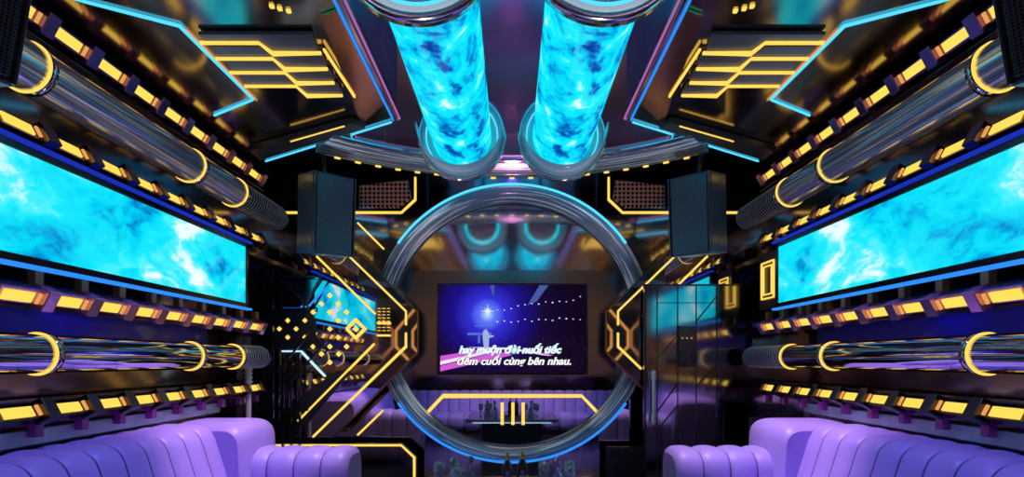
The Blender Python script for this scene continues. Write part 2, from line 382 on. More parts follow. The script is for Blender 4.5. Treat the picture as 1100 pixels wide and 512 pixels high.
for s in (-1,1):
    for rk,(z,up,_) in rows.items():
        # continuous beam behind the row
        xb=2.62
        o=relmb((s*xb,3.7,EYE+z)).box((s*(xb+.09),3.7,EYE+z),(.16,3.5,.09)).build('beam',M['housed'],bevel=.008)
        o.location=(s*xb,3.7,EYE+z); tag(o,f'dark bronze beam carrying the amber light {rowtxt[rk]}, {side[s]} wall','wall beam')
        y=2.0
        first=None
        for k in range(1,10):
            yy=2.335+.2975*k
            lab=f'{ORD[k-1]} amber light from the camera in the {side[s]} wall {rowtxt[rk]}'
            if first is None:
                t=thing('wall_light',(s*2.53,yy,EYE+z),lab,'wall light',f'amber lights in the {rowtxt[rk]}, {side[s]} wall')
                f=module(s,z,up,rk)
                pts,v=f(-.105,.115,.085,.07,-.012); MB().prism(pts,v).build('housing',M['h'+rk],t,bevel=.004)
                pts,v=f(-.085,.075,.056,.012,.0); MB().prism(pts,v).build('led_tile',M['yellow'],t)
                pts,v=f(.094,.108,.06,.012,.008); MB().prism(pts,v).build('edge_lamp',M['orange'],t)
                pts,v=f(.115,.19,.125,.10,.032); MB().prism(pts,v).build('bracket',M['h'+rk],t,bevel=.005)
                if rk!='A':
                    z0,z1={'B':(-.13,-.045),'C':(.05,.16),'D':(-.15,-.05)}[rk]
                    MB().box((-s*(-.06),.15,(z0+z1)/2),(.05,.05,z1-z0)).build('post',M['post'] if rk!='D' else M['magenta'],t,bevel=.004)
                first=t
            else: dup(first,(s*2.53,yy,EYE+z),label=lab)
    # upper pipe
    def pipe(z,r,yr,y1,y2,mat,nm,lab):
        loc=(s*2.5,2.0,EYE+z)
        t=thing(nm,loc,lab,'pipe')
        m=MB(); m.tube([(0,-.2,0),(0,.6,0),(0,1.3,0),(0,2.0,0),(0,y1-2,0)],r,n=40).build('tube',mat,t)
        for q in yr:
            MB().lathe([(r-.002,-.02),(r+.008,-.02),(r+.008,.02),(r-.002,.02)],(0,q-2,0),(0,1,0),n=40,closed=True).build('clamp_ring',M['pipelow'],t)
            MB().lathe([(r-.002,-.006),(r+.010,-.006),(r+.010,.006),(r-.002,.006)],(0,q-2-.028,0),(0,1,0),n=40,closed=True).build('glowing_ring',M['yellow2'],t)
        # ribbed hose
        MB().tube([(0,y1-2,0),(0,y2-2,0)],r*.93,n=36).build('hose_core',M['core'],t)
        n=int((y2-y1)/.042); path=[]
        for k in range(n*28+1):
            a=2*PI*k/28; path.append((r*math.cos(a),y1-2+.042*k/28,r*math.sin(a)))
        MB().tube(path,.0035,n=5).build('hose_spiral',M['hose'],t)
        return t
    pipe(1.51,.125,(2.66,3.99,4.62),4.64,5.45,M['pipe'],'wall_pipe',f'large brushed chrome pipe with glowing rings high on the {side[s]} wall above the screen')
    pipe(.035,.105,(2.72,4.0,4.60),4.62,5.1 if s<0 else 5.35,M['pipelow'],'wall_pipe',f'polished chrome pipe with glowing rings low on the {side[s]} wall above the sofa')
    # screen
    loc=(s*2.52,3.35,EYE+.80)
    t=thing('wall_screen',loc,f'long cyan sea video screen on the {side[s]} wall','screen')
    y0,y1=1.9,4.80
    relmb(loc).box((s*2.51,(y0+y1)/2,EYE+.80),(.02,y1-y0,.525)).build('display',M['screen_wall'],t)
    fm=relmb(loc)
    for zc in (.5175,1.0825): fm.box((s*2.535,(y0+y1)/2,EYE+zc),(.09,y1-y0+.06,.04))
    fm.box((s*2.535,y1+.02,EYE+.80),(.09,.04,.61)); fm.box((s*2.57,(y0+y1)/2,EYE+.8),(.07,y1-y0,.56))
    fm.build('frame',M['blackm'],t)
    relmb(loc).box((s*2.495,(y0+y1)/2+.02,EYE+.485),(.05,y1-y0+.1,.018)).build('lower_led_strip',M['blue2'],t)
    relmb(loc).box((s*2.495,(y0+y1)/2+.02,EYE+1.115),(.05,y1-y0+.1,.018)).build('upper_led_strip',M['dblue'],t)
    # ledge above the sofa
    o=MB().prism([(s*2.94,2.0,EYE-.37),(s*2.62,2.0,EYE-.375),(s*2.62,2.0,EYE-.46),(s*2.74,2.0,EYE-.50),(s*2.94,2.0,EYE-.50)],(0,2.6,0)).build('wall_ledge',M['shelf'],bevel=.006)
    tag(o,f'frosted grey ledge behind the {side[s]} sofa','ledge')

for s in (-1,1):
    o=MB().box((s*2.80,3.5,EYE-.335),(.26,3.2,.055)).build('wall_band',M['magenta']); tag(o,f'magenta lacquered band between amber lights and ledge on the {side[s]} wall','wall panel')
    for (za,zb,ya,yb2,nm) in ((.12,.46,2.0,4.8,'below the screen'),(1.66,1.93,2.0,4.4,'above the upper pipe')):
        o=MB().box((s*2.90,(ya+yb2)/2,EYE+(za+zb)/2),(.08,yb2-ya,zb-za)).build('wall_panel',M['navy'],bevel=.006); tag(o,f'deep blue lacquered wall panel {nm} on the {side[s]} wall','wall panel')
# right end panel with yellow rectangles
loc=Vector((2.55,5.1,EYE+.8))
t=thing('outlined_panel',loc,'small dark panel with amber rectangular outlines at the far end of the right screen','wall panel')
relmb(loc).box((2.58,5.1,EYE+.8),(.04,.40,.56)).build('plate',M['plate'],t)
for (a,b,c,d,w) in ((4.98,5.22,.62,.98,.014),(5.02,5.18,.66,.94,.01)):
    m=relmb(loc)
    for y in (a,b): m.box((2.545,y,EYE+(c+d)/2),(.015,w,d-c))
    for z in (c,d): m.box((2.545,(a+b)/2,EYE+z),(.015,b-a,w))
    m.build('amber_outline',M['yellow2'],t)

# ------------------------------------------------------------------ video columns
for s in (-1,1):
    xc,zc=s*.43,EYE+1.925; y0,y1=2.35,4.43
    loc=(xc,y0,zc)
    t=thing('video_column',loc,f'cylindrical cyan sea video screen hanging under the ceiling, {side[s]} one of the pair','screen')
    MB().tube([(0,a,0) for a in (.03,.6,1.2,1.8,y1-y0)],.253,n=64).build('display',M['screen_col'],t)
    for nm,yy in (('near_collar',0.0),('far_collar',y1-y0-.02)):
        c=MB().lathe([(.25,-.02),(.37,-.02),(.372,.02),(.25,.02)],(0,yy,0),(0,1,0),n=72,closed=True).build(nm,M['flange'],t)
        MB().lathe([(.362,-.03),(.378,-.03),(.378,.03),(.362,.03)],(0,yy,0),(0,1,0),n=72,closed=True).build('rim',M['chrome'],c)
        MB().lathe([(.30,-.028),(.312,-.028),(.312,-.02),(.30,-.02)],(0,yy,0),(0,1,0),n=72,closed=True).build('glow_line',M['cyan'] if nm[0]=='n' else M['cyan'],c)
    MB().lathe([(.345,-.30),(.352,-.30),(.352,-.03),(.345,-.03)],(0,y1-y0,0),(0,1,0),n=72,closed=True,a0=0,a1=PI).build('glass_sleeve',M['flange'],t)
    MB().lathe([(.01,.05),(.20,.05),(.215,.03),(.215,.0),(.01,.0)],(0,y1-y0+.02,0),(0,1,0),n=48).build('end_cap',M['cap'],t)
    for yy in (.35,1.75): MB().box((0,yy,.245+.22),(.05,.05,.50)).build('hanger',M['blackm'],t)

# ------------------------------------------------------------------ glass arc on the ceiling
loc=Vector((0,2.5,EYE+1.88))
t=thing('ceiling_arc',loc,'curved etched glass band sweeping across the ceiling behind the video columns','ceiling light')
def arc(r0,r1,h0,h1,a=40,n=90):
    return dict(prof=[(r0,h0),(r1,h0),(r1,h1),(r0,h1)],org=(0,0,0),ax=(0,0,1),n=n,closed=True,a0=PI/2-math.radians(a),a1=PI/2+math.radians(a))
MB().lathe(**arc(2.36,2.72,0,.05)).build('glass_band',M['ringglass'],t)
MB().lathe(**arc(2.72,2.745,-.01,.06)).build('outer_rim',M['chrome'],t)
MB().lathe(**arc(2.34,2.36,-.01,.06)).build('inner_rim',M['chrome'],t)
for k in range(-9,10):
    a=PI/2+k*math.radians(4)
    MB().box((2.735*math.cos(a),2.735*math.sin(a),-.018),(.05,.02,.012),Matrix.Rotation(a-PI/2,3,'Z')).build('dash_lamp',M['yellow2'],t)
for a in (62,78,102,118):
    ar=math.radians(a); MB().tube([(2.5*math.cos(ar),2.5*math.sin(ar),.05),(2.5*math.cos(ar),2.5*math.sin(ar),.735)],.008).build('hanger_rod',M['chrome'],t)

# ------------------------------------------------------------------ ring around the television
yf,yb=5.70,5.875
k=yf/F; cz=EYE+(387-347)*k; R=150*k; loc=Vector((0,yf,cz))
t=thing('glass_ring',loc,'large etched glass ring standing around the television with blue glowing rim','glass ring')
dp=yb-yf
MB().lathe([(R-.012,0),(R,0),(R,dp),(R-.012,dp)],(0,0,0),(0,1,0),n=128,closed=True).build('outer_band',M['ringglass'],t)
MB().lathe([(R-.17,dp-.03),(R-.014,.01),(R-.014,.03),(R-.17,dp-.01)],(0,0,0),(0,1,0),n=128,closed=True).build('sloped_band',M['ringglass'],t)
MB().lathe([(R-.022,-.014),(R+.004,-.014),(R+.004,.0),(R-.022,.0)],(0,0,0),(0,1,0),n=128,closed=True,a0=math.radians(35),a1=math.radians(145)).build('lower_blue_rim',M['blue2'],t)
MB().lathe([(R-.020,-.014),(R+.004,-.014),(R+.004,.0),(R-.020,.0)],(0,0,0),(0,1,0),n=128,closed=True,a0=math.radians(215),a1=math.radians(325)).build('upper_cyan_rim',M['cyan'],t)

# ------------------------------------------------------------------ television
d=5.72
c=P(550.5,353,d); w=161*d/F; h=97*d/F
t=thing('television',c,'wall television playing a blue concert with two lines of karaoke lyrics','television')
MB().box((0,.02,0),(w+.02,.05,h+.02)).build('casing',M['black'],t,bevel=.006)
MB().box((0,.075,0),(.5,.06,.35)).build('wall_mount',M['blackm'],t)
def tvmat():
    m,nt,out=newmat('concert_picture'); tc=nt.nodes.new('ShaderNodeTexCoord'); sx=nt.nodes.new('ShaderNodeSeparateXYZ')
    nt.links.new(tc.outputs['Generated'],sx.inputs[0]); x=sx.outputs[0]; z=sx.outputs[2]
    dx=math_node(nt,'MULTIPLY',math_node(nt,'SUBTRACT',x,.33),1.65); dz=math_node(nt,'SUBTRACT',z,.66)
    dd=math_node(nt,'SQRT',math_node(nt,'ADD',math_node(nt,'MULTIPLY',dx,dx),math_node(nt,'MULTIPLY',dz,dz)))
    r=nt.nodes.new('ShaderNodeValToRGB'); cr=r.color_ramp; nt.links.new(dd,r.inputs['Fac'])
    cr.elements[0].position=0; cr.elements[0].color=(.5,.7,1,1); cr.elements[1].position=1; cr.elements[1].color=(.006,.002,.012,1)
    for p,cc in ((.08,(.12,.20,1)),(.19,(.035,.03,.66)),(.38,(.012,.006,.24)),(.62,(.008,.003,.035))):
        e=cr.elements.new(p); e.color=(*cc,1)
    # grainy crowd
    n=nt.nodes.new('ShaderNodeTexNoise'); n.inputs['Scale'].default_value=60; nt.links.new(tc.outputs['Generated'],n.inputs['Vector'])
    cw=math_node(nt,'MULTIPLY',math_node(nt,'GREATER_THAN',n.outputs['Fac'],.6),math_node(nt,'LESS_THAN',z,.42))
    mx=nt.nodes.new('ShaderNodeMix'); mx.data_type='RGBA'; mx.blend_type='ADD'; nt.links.new(math_node(nt,'MULTIPLY',cw,.25),mx.inputs[0]); nt.links.new(r.outputs[0],mx.inputs[6]); mx.inputs[7].default_value=(.10,.02,.12,1)
    e=nt.nodes.new('ShaderNodeEmission'); e.inputs['Strength'].default_value=1; nt.links.new(mx.outputs[2],e.inputs[0]); nt.links.new(e.outputs[0],out.inputs[0]); return m
pic=MB().box((0,-.012,0),(w-.03,.008,h-.03)).build('picture',tvmat(),t)
def S(u,v,yy=-.020): return Vector(((u-.5)*w,yy,(.5-v)*h))   # u,v in the picture, v downwards
e1=emis('stage_magenta',(.75,.12,.75),.9); e2=emis('stage_white',(.9,.8,1),1); e3=emis('lamp_white',(.75,.85,1),1.1); e4=emis('stage_blue',(.12,.2,.8),.8); e5=emis('beam_blue',(.08,.15,.5),.7)
m=MB()
for q in (((.02,.86),(.02,.80),(.32,.72),(.40,.74)),((.02,.97),(.02,.91),(.33,.78),(.45,.76),(.50,.79))): m.prism([S(*a) for a in q],(0,.003,0))
m.prism([S(.55,.74),(S(.58,.72)),S(.77,.79),S(.74,.80)],(0,.003,0)); m.build('stage_light_bands',e1,pic)
m=MB(); m.prism([S(.02,.90,-.022),S(.02,.86,-.022),S(.34,.74,-.022),S(.36,.76,-.022)],(0,.002,0)); m.prism([S(.2,.70,-.022),S(.50,.71,-.022),S(.76,.80,-.022),S(.70,.79,-.022),S(.5,.735,-.022)],(0,.002,0)); m.build('bright_stage_edge',e2,pic)
m=MB(); st=[]
for i in range(16):
    a=2*PI*i/16; r=(.085 if i%4==0 else .055) if i%2==0 else .016
    q=S(.335,.305,-.022); st.append(q+Vector((r*math.cos(a),0,r*math.sin(a))))
m.prism(st,(0,.002,0)); m.build('star_lamp',e3,pic)
m=MB()
for i in range(26):
    u=.40+.55*(i%13)/12; v=(.30-.14*((i%13)/12)) if i<13 else (.43-.05*((i%13)/12))
    q=S(u,v+.02*random.uniform(-1,1),-.022); r=.006+.003*random.random(); m.prism([q+Vector((-r*1.5,0,0)),q+Vector((0,0,-r)),q+Vector((r*1.5,0,0)),q+Vector((0,0,r))],(0,.002,0))
m.build('stage_lamps',e3,pic)
for a,b,c2,d2 in ((.20,.36,.545,.57),(.25,.37,.46,.475),(.27,.285,.58,.66),(.27,.28,.36,.45)):
    MB().prism([S(a,c2),S(b,c2-.005),S(b,d2),S(a,d2)],(0,.003,0)).build('stage_rig',e4,pic)
MB().prism([S(.74,.02),S(.66,.20),S(.60,.24),S(.68,.02)],(0,.003,0)).build('light_beam',e5,pic)
MB().prism([S(.35,.02),(S(.38,.02)),S(.378,.14),S(.37,.14)],(0,.003,0)).build('light_beam',e5,pic)
m=MB(); m.prism([S(.305,.53,-.023),S(.322,.50,-.023),S(.338,.53,-.023),S(.345,.57,-.023),S(.375,.575,-.023),S(.375,.59,-.023),S(.345,.60,-.023),S(.342,.70,-.023),S(.325,.72,-.023),S(.31,.70,-.023),S(.302,.6,-.023)],(0,.002,0)); m.build('performer',emis('pale_blue_suit',(.45,.55,.9),.8),pic)
def text(body,name,width,cx,cy,mat,yy,off,parent,shear=.28):
    cu=bpy.data.curves.new(name,'FONT'); cu.body=body; cu.align_x='CENTER'; cu.align_y='CENTER'; cu.size=.1; cu.shear=shear; cu.offset=off; cu.extrude=.0015
    ob=bpy.data.objects.new(name,cu); COL.objects.link(ob); bpy.context.view_layer.update()
    me=bpy.data.meshes.new_from_object(ob.evaluated_get(bpy.context.evaluated_depsgraph_get())); bpy.data.objects.remove(ob)
    xs=[v.co.x for v in me.vertices]; sc=width/(max(xs)-min(xs)); mxx=(max(xs)+min(xs))/2
    for v in me.vertices: v.co=Vector(((v.co.x-mxx)*sc,-v.co.z,v.co.y*sc*(.95)))
    if off<.004:      # heavier strokes
        import bmesh
        bm=bmesh.new(); bm.from_mesh(me); g=bmesh.ops.duplicate(bm,geom=bm.verts[:]+bm.edges[:]+bm.faces[:])
        for v in g['geom']:
            if isinstance(v,bmesh.types.BMVert): v.co.x+=.0035
        bm.to_mesh(me); bm.free()
    me.materials.clear(); me.materials.append(mat); o=bpy.data.objects.new(name,me); COL.objects.link(o)
    o.location=Vector((cx,yy,cy)); o.parent=parent
    return o
white=emis('lyric_white',(1,1,1),1); lb=emis('lyric_cyan',(.25,.7,.9),1); blk=pbr('lyric_black',(.0,.0,.0),1)
for (txt,wd,u,v,edge,fill) in (('hay muộn đời nuối tiếc',.68,.485,.735,lb,white),('đêm cuối cùng bên nhau.',.755,.51,.86,blk,white)):
    q=S(u,v,0)
    text(txt,'lyric_outline',wd*w+.012,q.x,q.z,edge,-.026,.0062,pic)
    text(txt,'lyric_text',wd*w,q.x,q.z,fill,-.031,.0022,pic)

# ------------------------------------------------------------------ wings beside the ring
def flip(pts,s): return [((x if s<0 else 1100-x),y) for x,y in pts]
for s in (-1,1):
    o=plate('wall_wing',flip([(262,262),(375,262),(449,335),(449,378),(357,470),(262,470)],s),DW,.05,M['wing'],f'tinted mirror wall panel with a pointed inner edge, {side[s]} of the television','wall panel',.004)
    # copper outer edge
    L=[P(x,y,DW-.012) for x,y in flip([(375,262),(449,335),(449,378),(357,470)],s)]
    o=relmb(L[1]).bar(L,.02).build('edge_trim',M['copper']); o.location=L[1]; tag(o,f'copper edge of the pointed mirror panel {side[s]} of the television','trim')
def neon(pts,d,w,mat,label,name='neon_tube'):
    L=[P(x,y,d) for x,y in pts]; o=relmb(L[0]).bar(L,w).build(name,mat); o.location=L[0]; return tag(o,label,'neon light')
W=.02
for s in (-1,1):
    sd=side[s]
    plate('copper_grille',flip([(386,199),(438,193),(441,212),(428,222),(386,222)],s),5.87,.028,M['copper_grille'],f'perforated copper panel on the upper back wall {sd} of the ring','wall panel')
    neon(flip([(304,228),(431,228),(446,214),(446,190)],s),5.888,W,M['yellow2'],f'amber neon line with a bent corner on the upper back wall, {sd} of the ring')
    neon(flip([(340,275),(403,337)],s),DW-.008,W,M['yellow2'],f'diagonal amber neon line below the hanging speaker, outer one on the {sd} mirror wing')
    neon(flip([(375,275),(436,334),(436,349)],s),DW-.008,W,M['yellow2'],f'amber neon line following the upper point of the {sd} mirror wing')
    if s<0: neon([(436,357),(436,372),(336,469)],DW-.008,W,M['yellow2'],'long amber neon line following the lower point of the left mirror wing')
    else: neon([(664,357),(664,372),(689,396)],DW-.008,W,M['yellow2'],'amber neon line following the lower point of the right mirror wing')
neon([(384,239),(412,267)],5.888,W,M['yellow2'],'short diagonal amber neon line between the left speaker and the ring')
neon([(402,369),(320,452)],DW-.008,W,M['yellow2'],'diagonal amber neon line across the grey band on the left wing')
neon([(412,440),(384,467)],5.888,W,M['yellow2'],'short diagonal amber neon line below left of the ring')
neon([(303,377),(323,377),(349,404)],DW-.012,.018,M['white_neon'],'white blue bent neon line on the left mirror wing')
neon([(300,329),(331,329),(353,306)],DW-.008,.014,M['blue2'],'blue bent neon line beside the black rack on the left mirror wing')
neon([(458,444),(476,425),(625,425),(643,444)],YB-.028,.036,M['yellow2'],'wide amber neon outline on the mirror below the television')
for px in (539.5,551,562): neon([(px,432),(px,456)],YB-.028,.035,M['yellow2'],'%s of three short upright amber bars on the mirror under the television'%{539.5:'left',551:'middle',562:'right'}[px])
plate('lower_wall_panel',[(262,476),(432,476),(448,491),(448,560),(262,560)],DW,.05,M['door'],'dark gloss low wall panel at the foot of the left mirror wing','wall panel')
neon([(294,478),(431,478),(445,491),(445,545)],DW-.008,W,M['yellow2'],'amber neon outline around the dark low panel on the left')
plate('lower_wall_panel',[(652,480),(838,480),(838,560),(652,560)],DW,.05,M['black'],'black low wall panel at the foot of the right mirror wing','wall panel')
plate('graphite_plate',[(294,333),(334,333),(339,345),(339,360),(350,374),(294,374)],DW-.008,.008,M['plate'],'dark grey plate behind the amber diamonds','wall plate')
plate('graphite_plate',[(294,456),(330,420),(362,398),(378,398),(314,474),(294,474)],DW-.008,.008,M['plate'],'dark grey diagonal band low on the left mirror wing','wall plate')
# diamonds
dm=[(354,317),(345,326),(363,326),(336,335),(354,335),(372,335),(309,344),(327.5,344),(363,344),(300,353),(318,353),(354,353),(309,362),(327.5,362),(363,362),(336,372),(354,372),(372,372),(345,380),(363.5,380),(354,389)]
base=None; ys=sorted(set(y for _,y in dm)); OR=['top','second','third','fourth','fifth','sixth','seventh','eighth','ninth']
for x,y in dm:
    q=P(x,y,DW-.012); row=sorted(a for a,b_ in dm if b_==y); pos=(['left','right'] if len(row)==2 else ['only'] if len(row)==1 else ['left','middle','right','rightmost'])[row.index(x)]
    ln=OR[ys.index(y)]; lab=f'small solid amber diamond light, {pos} one in the {ln} row of the left mirror wing'
    if base is None:
        r=.029; base=MB().prism([(-r,0,0),(0,0,-r),(r,0,0),(0,0,r)],(0,.012,0)).build('diamond_light',M['yellow2']); base.location=q
        tag(base,lab,'wall light','small amber diamonds on the left mirror wing')
    else:
        b=base.copy(); COL.objects.link(b); b.location=q; b['label']=lab
q=P(382,353,DW-.014); t=thing('diamond_light',q,'large hollow amber diamond with a small one inside on the left mirror wing','wall light')
r=.10; m=MB(); m.bar([(-r,0,0),(0,0,-r),(r,0,0),(0,0,r),(-r,0,0)],.026); m.build('outer_diamond',M['yellow2'],t)
m=MB(); r=.034; m.prism([(-r,0,0),(0,0,-r),(r,0,0),(0,0,r)],(0,.012,0)).build('inner_diamond',M['yellow2'],t)
q=P(412,346,DW-.025); t=thing('circuit_light',q,'cluster of small amber circuit lines right of the hollow diamond','wall light')
m=MB()
for (x0,x1,y) in ((405,419,346.5),(405,419,360)): m.bar([P(x0,y,DW-.025)-q,P(x1,y,DW-.025)-q],.02)
m.build('bar',M['yellow2'],t); m=MB()
for j in range(3):
    for i in range(8):
        m.box(P(407+5*j,331+3.4*i,DW-.02)-q,(.018+.012*random.random(),.008,.006))
m.build('fine_lines',M['yellow2'],t)

# right smoked door
loc=P(745,512,5.53)
structure(plate('door_1',[(692,305),(806,305),(806,540),(692,540)],5.53,.05,M['door'],'','',.0)) 
dr=[o for o in bpy.data.objects if o.name=='door_1'][0]; del dr['label']; del dr['category']
c=dr.location
def dchild(nm,mb,mat): return mb.build(nm,mat,dr)
def DL(px,py,off=0): return P(px,py,5.53-off)-c
m=MB()
for px in (706,728,748,770): m.bar([DL(px,306,.004),DL(px,539,.004)],.010)
m.bar([DL(692,306,.006),DL(806,306,.006)],.02); m.bar([DL(693,306,.006),DL(693,539,.006)],.02); m.bar([DL(706,325,.004),DL(770,325,.004)],.008)
for a in (((706,442),(728,412)),((706,462),(728,435)),((748,345),(770,318)),((748,415),(770,392)),((748,500),(770,468)),((706,385),(728,360))): m.bar([DL(*a[0],.004),DL(*a[1],.004)],.012)
dchild('seam_strips',m,M['black'])
m=MB(); a=DL(702.5,398,.06); b=DL(702.5,455,.06)
zz=[a.z,a.z-.05,a.z-.055,a.z-.11,a.z-.115]; 
m.tube([a,b],.020,n=20)
for f in (.04,.09,.14,.86,.91,.96): q=a.lerp(b,f); m.tube([q+Vector((0,0,.012)),q-Vector((0,0,.012))],.028,n=20)
for f in (.1,.9): q=a.lerp(b,f); m.tube([q,q+Vector((0,.06,0))],.012,n=10)
dchild('handle',m,M['steel'])
lk=dchild('lock_box',MB().box(DL(738.5,372,.025),(.19,.05,.44)),M['black'])
m=MB()
for i in range(3): q=DL(733+5*i,363,.052); m.box(q,(.02,.004,.008),Matrix.Rotation(.7,3,'Y'))
m.build('indicator_lines',M['orange'],lk)
# dark upright post with two tiny lamps beside it
q=P(813,487,5.2); t=thing('lamp_post',Vector((q.x,q.y,0)),'short dark post with tiny amber lamps behind the right sofa','post')
hz=EYE-.575
MB().box((0,0,hz/2),(.14,.06,hz)).build('post',M['plate'],t,bevel=.01)
for py in (460,481): MB().box((0,-.034,P(813,py,5.2).z),(.02,.01,.045)).build('lamp',M['yellow'],t)

# left black rack and steel handle post
loc=Vector((-2.50,5.56,0)); t=thing('metal_rack',loc,'tall black metal rack of uprights and diagonal braces at the far left','rack')
fr=5.56
def RP(px,py,dd=0): return P(px,py,fr+dd)-loc
m=MB()
for px,w_ in ((273,.05),(288,.12),(304,.02),(313,.015),(322,.015)): 
    top=RP(px,288 if px<300 else 378); MB().box(((top.x),0,(top.z)/2),(w_,.04,top.z)).build('upright',M['black'],t)
for a,b in (((272,297),(345,297)),((272,332),(333,332)),((272,400),(331,400)),((272,440),(331,440))): MB().bar([RP(*a,-.035),RP(*b,-.035)],.02).build('rail',M['black'],t)
for a,b in (((298,298),(332,330)),((345,297),(325,332)),((298,425),(352,365)),((296,400),(335,355)),((273,400),(287,345))): MB().bar([RP(*a,-.055),RP(*b,-.055)],.018).build('brace',M['black'],t)
m=MB(); m.prism([RP(299,300,.02),RP(343,300,.02),RP(322,330,.02),RP(299,330,.02)],(0,.01,0)); m.build('pane',M['door'],t)
a=P(267,393,4.9); t=thing('steel_post',Vector((a.x,a.y,0)),'round grey steel post with ribbed ends behind the left sofa','post')
m=MB(); m.tube([(0,0,0),(0,0,a.z)],.024,n=20)
for f in (.03,.07,.11,.15): m.tube([(0,0,a.z-f+.012),(0,0,a.z-f-.012)],.034,n=20)
m.lathe([(.02,a.z),(.014,a.z+.02),(.001,a.z+.03)],(0,0,0)); m.build('shaft',M['steel'],t)
MB().lathe([(.001,0),(.07,0),(.07,.012),(.02,.02)],(0,0,0)).build('foot',M['steel'],t)

# ------------------------------------------------------------------ speakers
def speaker(loc,rot,w,h,dd,label,bracket):
    t=thing('speaker',loc,label,'speaker',rot=rot)
    MB().box((0,dd/2,0),(w,dd,h)).build('cabinet',M['spk'],t,bevel=.012)
    MB().box((0,-.008,0),(w-.05,.02,h-.04)).build('grille',M['grille'],t,bevel=.008,seg=3)
    m=MB()
    for sx in (-1,1): m.box((sx*(w/2-.012),-.012,0),(.012,.028,h-.01))
    m.build('side_rail',M['spk'],t,bevel=.003)
    m=MB()
    for i in range(7): m.tube([(w/2-.05-i*.02,dd*.3,-h/2-.002),(w/2-.05-i*.02,dd*.7,-h/2-.002)],.004,n=6)
    m.build('port_slots',M['chrome'],t)
    m=MB()
    if bracket: m.tube([(0,dd*.6,h/2-.01),(0,dd*.6+.1,h/2+bracket)],.018); m.build('bracket',M['blackm'],t)
    return t
for s in (-1,1):
    q=P(550+s*(191),231,4.55)
    speaker(q,(math.radians(8),math.radians(2*s),math.radians(s*-44)),.39,.70,.34,f'black loudspeaker with perforated grille hanging {side[s]} of the glass ring',.40)
    speaker(Vector((s*1.85,1.72,EYE+1.32)),(math.radians(14),math.radians(s*-3),math.radians(s*-62)),.36,.62,.36,f'dark loudspeaker cropped by the upper {side[s]} corner of the picture',.28)

# ------------------------------------------------------------------ sofas
def scallop(fr,p=.42):
    return (max(0,1-abs(2*fr-1)**2.2))**.5
def channel_body(prof,y0,y1,n,amp,axis,org,sub=12,close_end=True):
    """prof: closed loop of (a,b) section points; extrude along axis with bulging channels"""
    m=MB(); nv=len(prof); nrm=[]
    for i in range(nv):
        a=Vector(prof[i-1]);b=Vector(prof[(i+1)%nv]); t=(b-a).normalized(); nrm.append(Vector((t.y,-t.x)))
    area=sum(prof[i][0]*prof[(i+1)%nv][1]-prof[(i+1)%nv][0]*prof[i][1] for i in range(nv))
    if area<0: nrm=[-v for v in nrm]
    pts=[]; N=n*sub; cx=sum(p[0] for p in prof)/nv; cy=sum(p[1] for p in prof)/nv
    for k in range(N+1):
        u=k/N; fr=(k%sub)/sub; b=scallop(fr)*amp
        e=1.0
        if close_end: ed=min(k,N-k)/ (sub*.35); e=1 if ed>=1 else .90+.10*math.sqrt(max(0,1-(1-ed)**2))
        row=[]
        for i,(a,c) in enumerate(prof):
            pa=cx+(a-cx)*e+nrm[i].x*b; pc=cy+(c-cy)*(e if c>cy else 1)+nrm[i].y*b
            y=y0+(y1-y0)*u
            row.append(Vector(org)+(Vector((pa,y,pc)) if axis=='y' else Vector((y,pa,pc))))
        pts.append(row)
    m.grid(pts,closed_v=True,caps=True); return m
def seams(prof,y0,y1,n,axis,parent):
    nv=len(prof)
    for k in range(1,n):
        y=y0+(y1-y0)*k/n
        path=[((a,y,c) if axis=='y' else (y,a,c)) for a,c in prof]
        MB().tube(path,.0085,n=6,closed=True).build('seam',M['seam'],parent)
def roundpoly(pts,r=.06,n=6):
    out=[]; m=len(pts)
    for i in range(m):
        p=Vector(pts[i]);a=(Vector(pts[i-1])-p);b=(Vector(pts[(i+1)%m])-p)
        rr=min(r,a.length*.48,b.length*.48); A=p+a.normalized()*rr;B=p+b.normalized()*rr
        for k in range(n+1):
            t=k/n; q=A*(1-t)**2+p*2*t*(1-t)+B*t*t; out.append((q.x,q.y))
    return out
def dense(pts,step=.06):
    out=[]
    for i in range(len(pts)):
        a=Vector(pts[i]);b=Vector(pts[(i+1)%len(pts)]); k=max(1,int((b-a).length/step))
        for j in range(k): q=a.lerp(b,j/k); out.append((q.x,q.y))
    return out
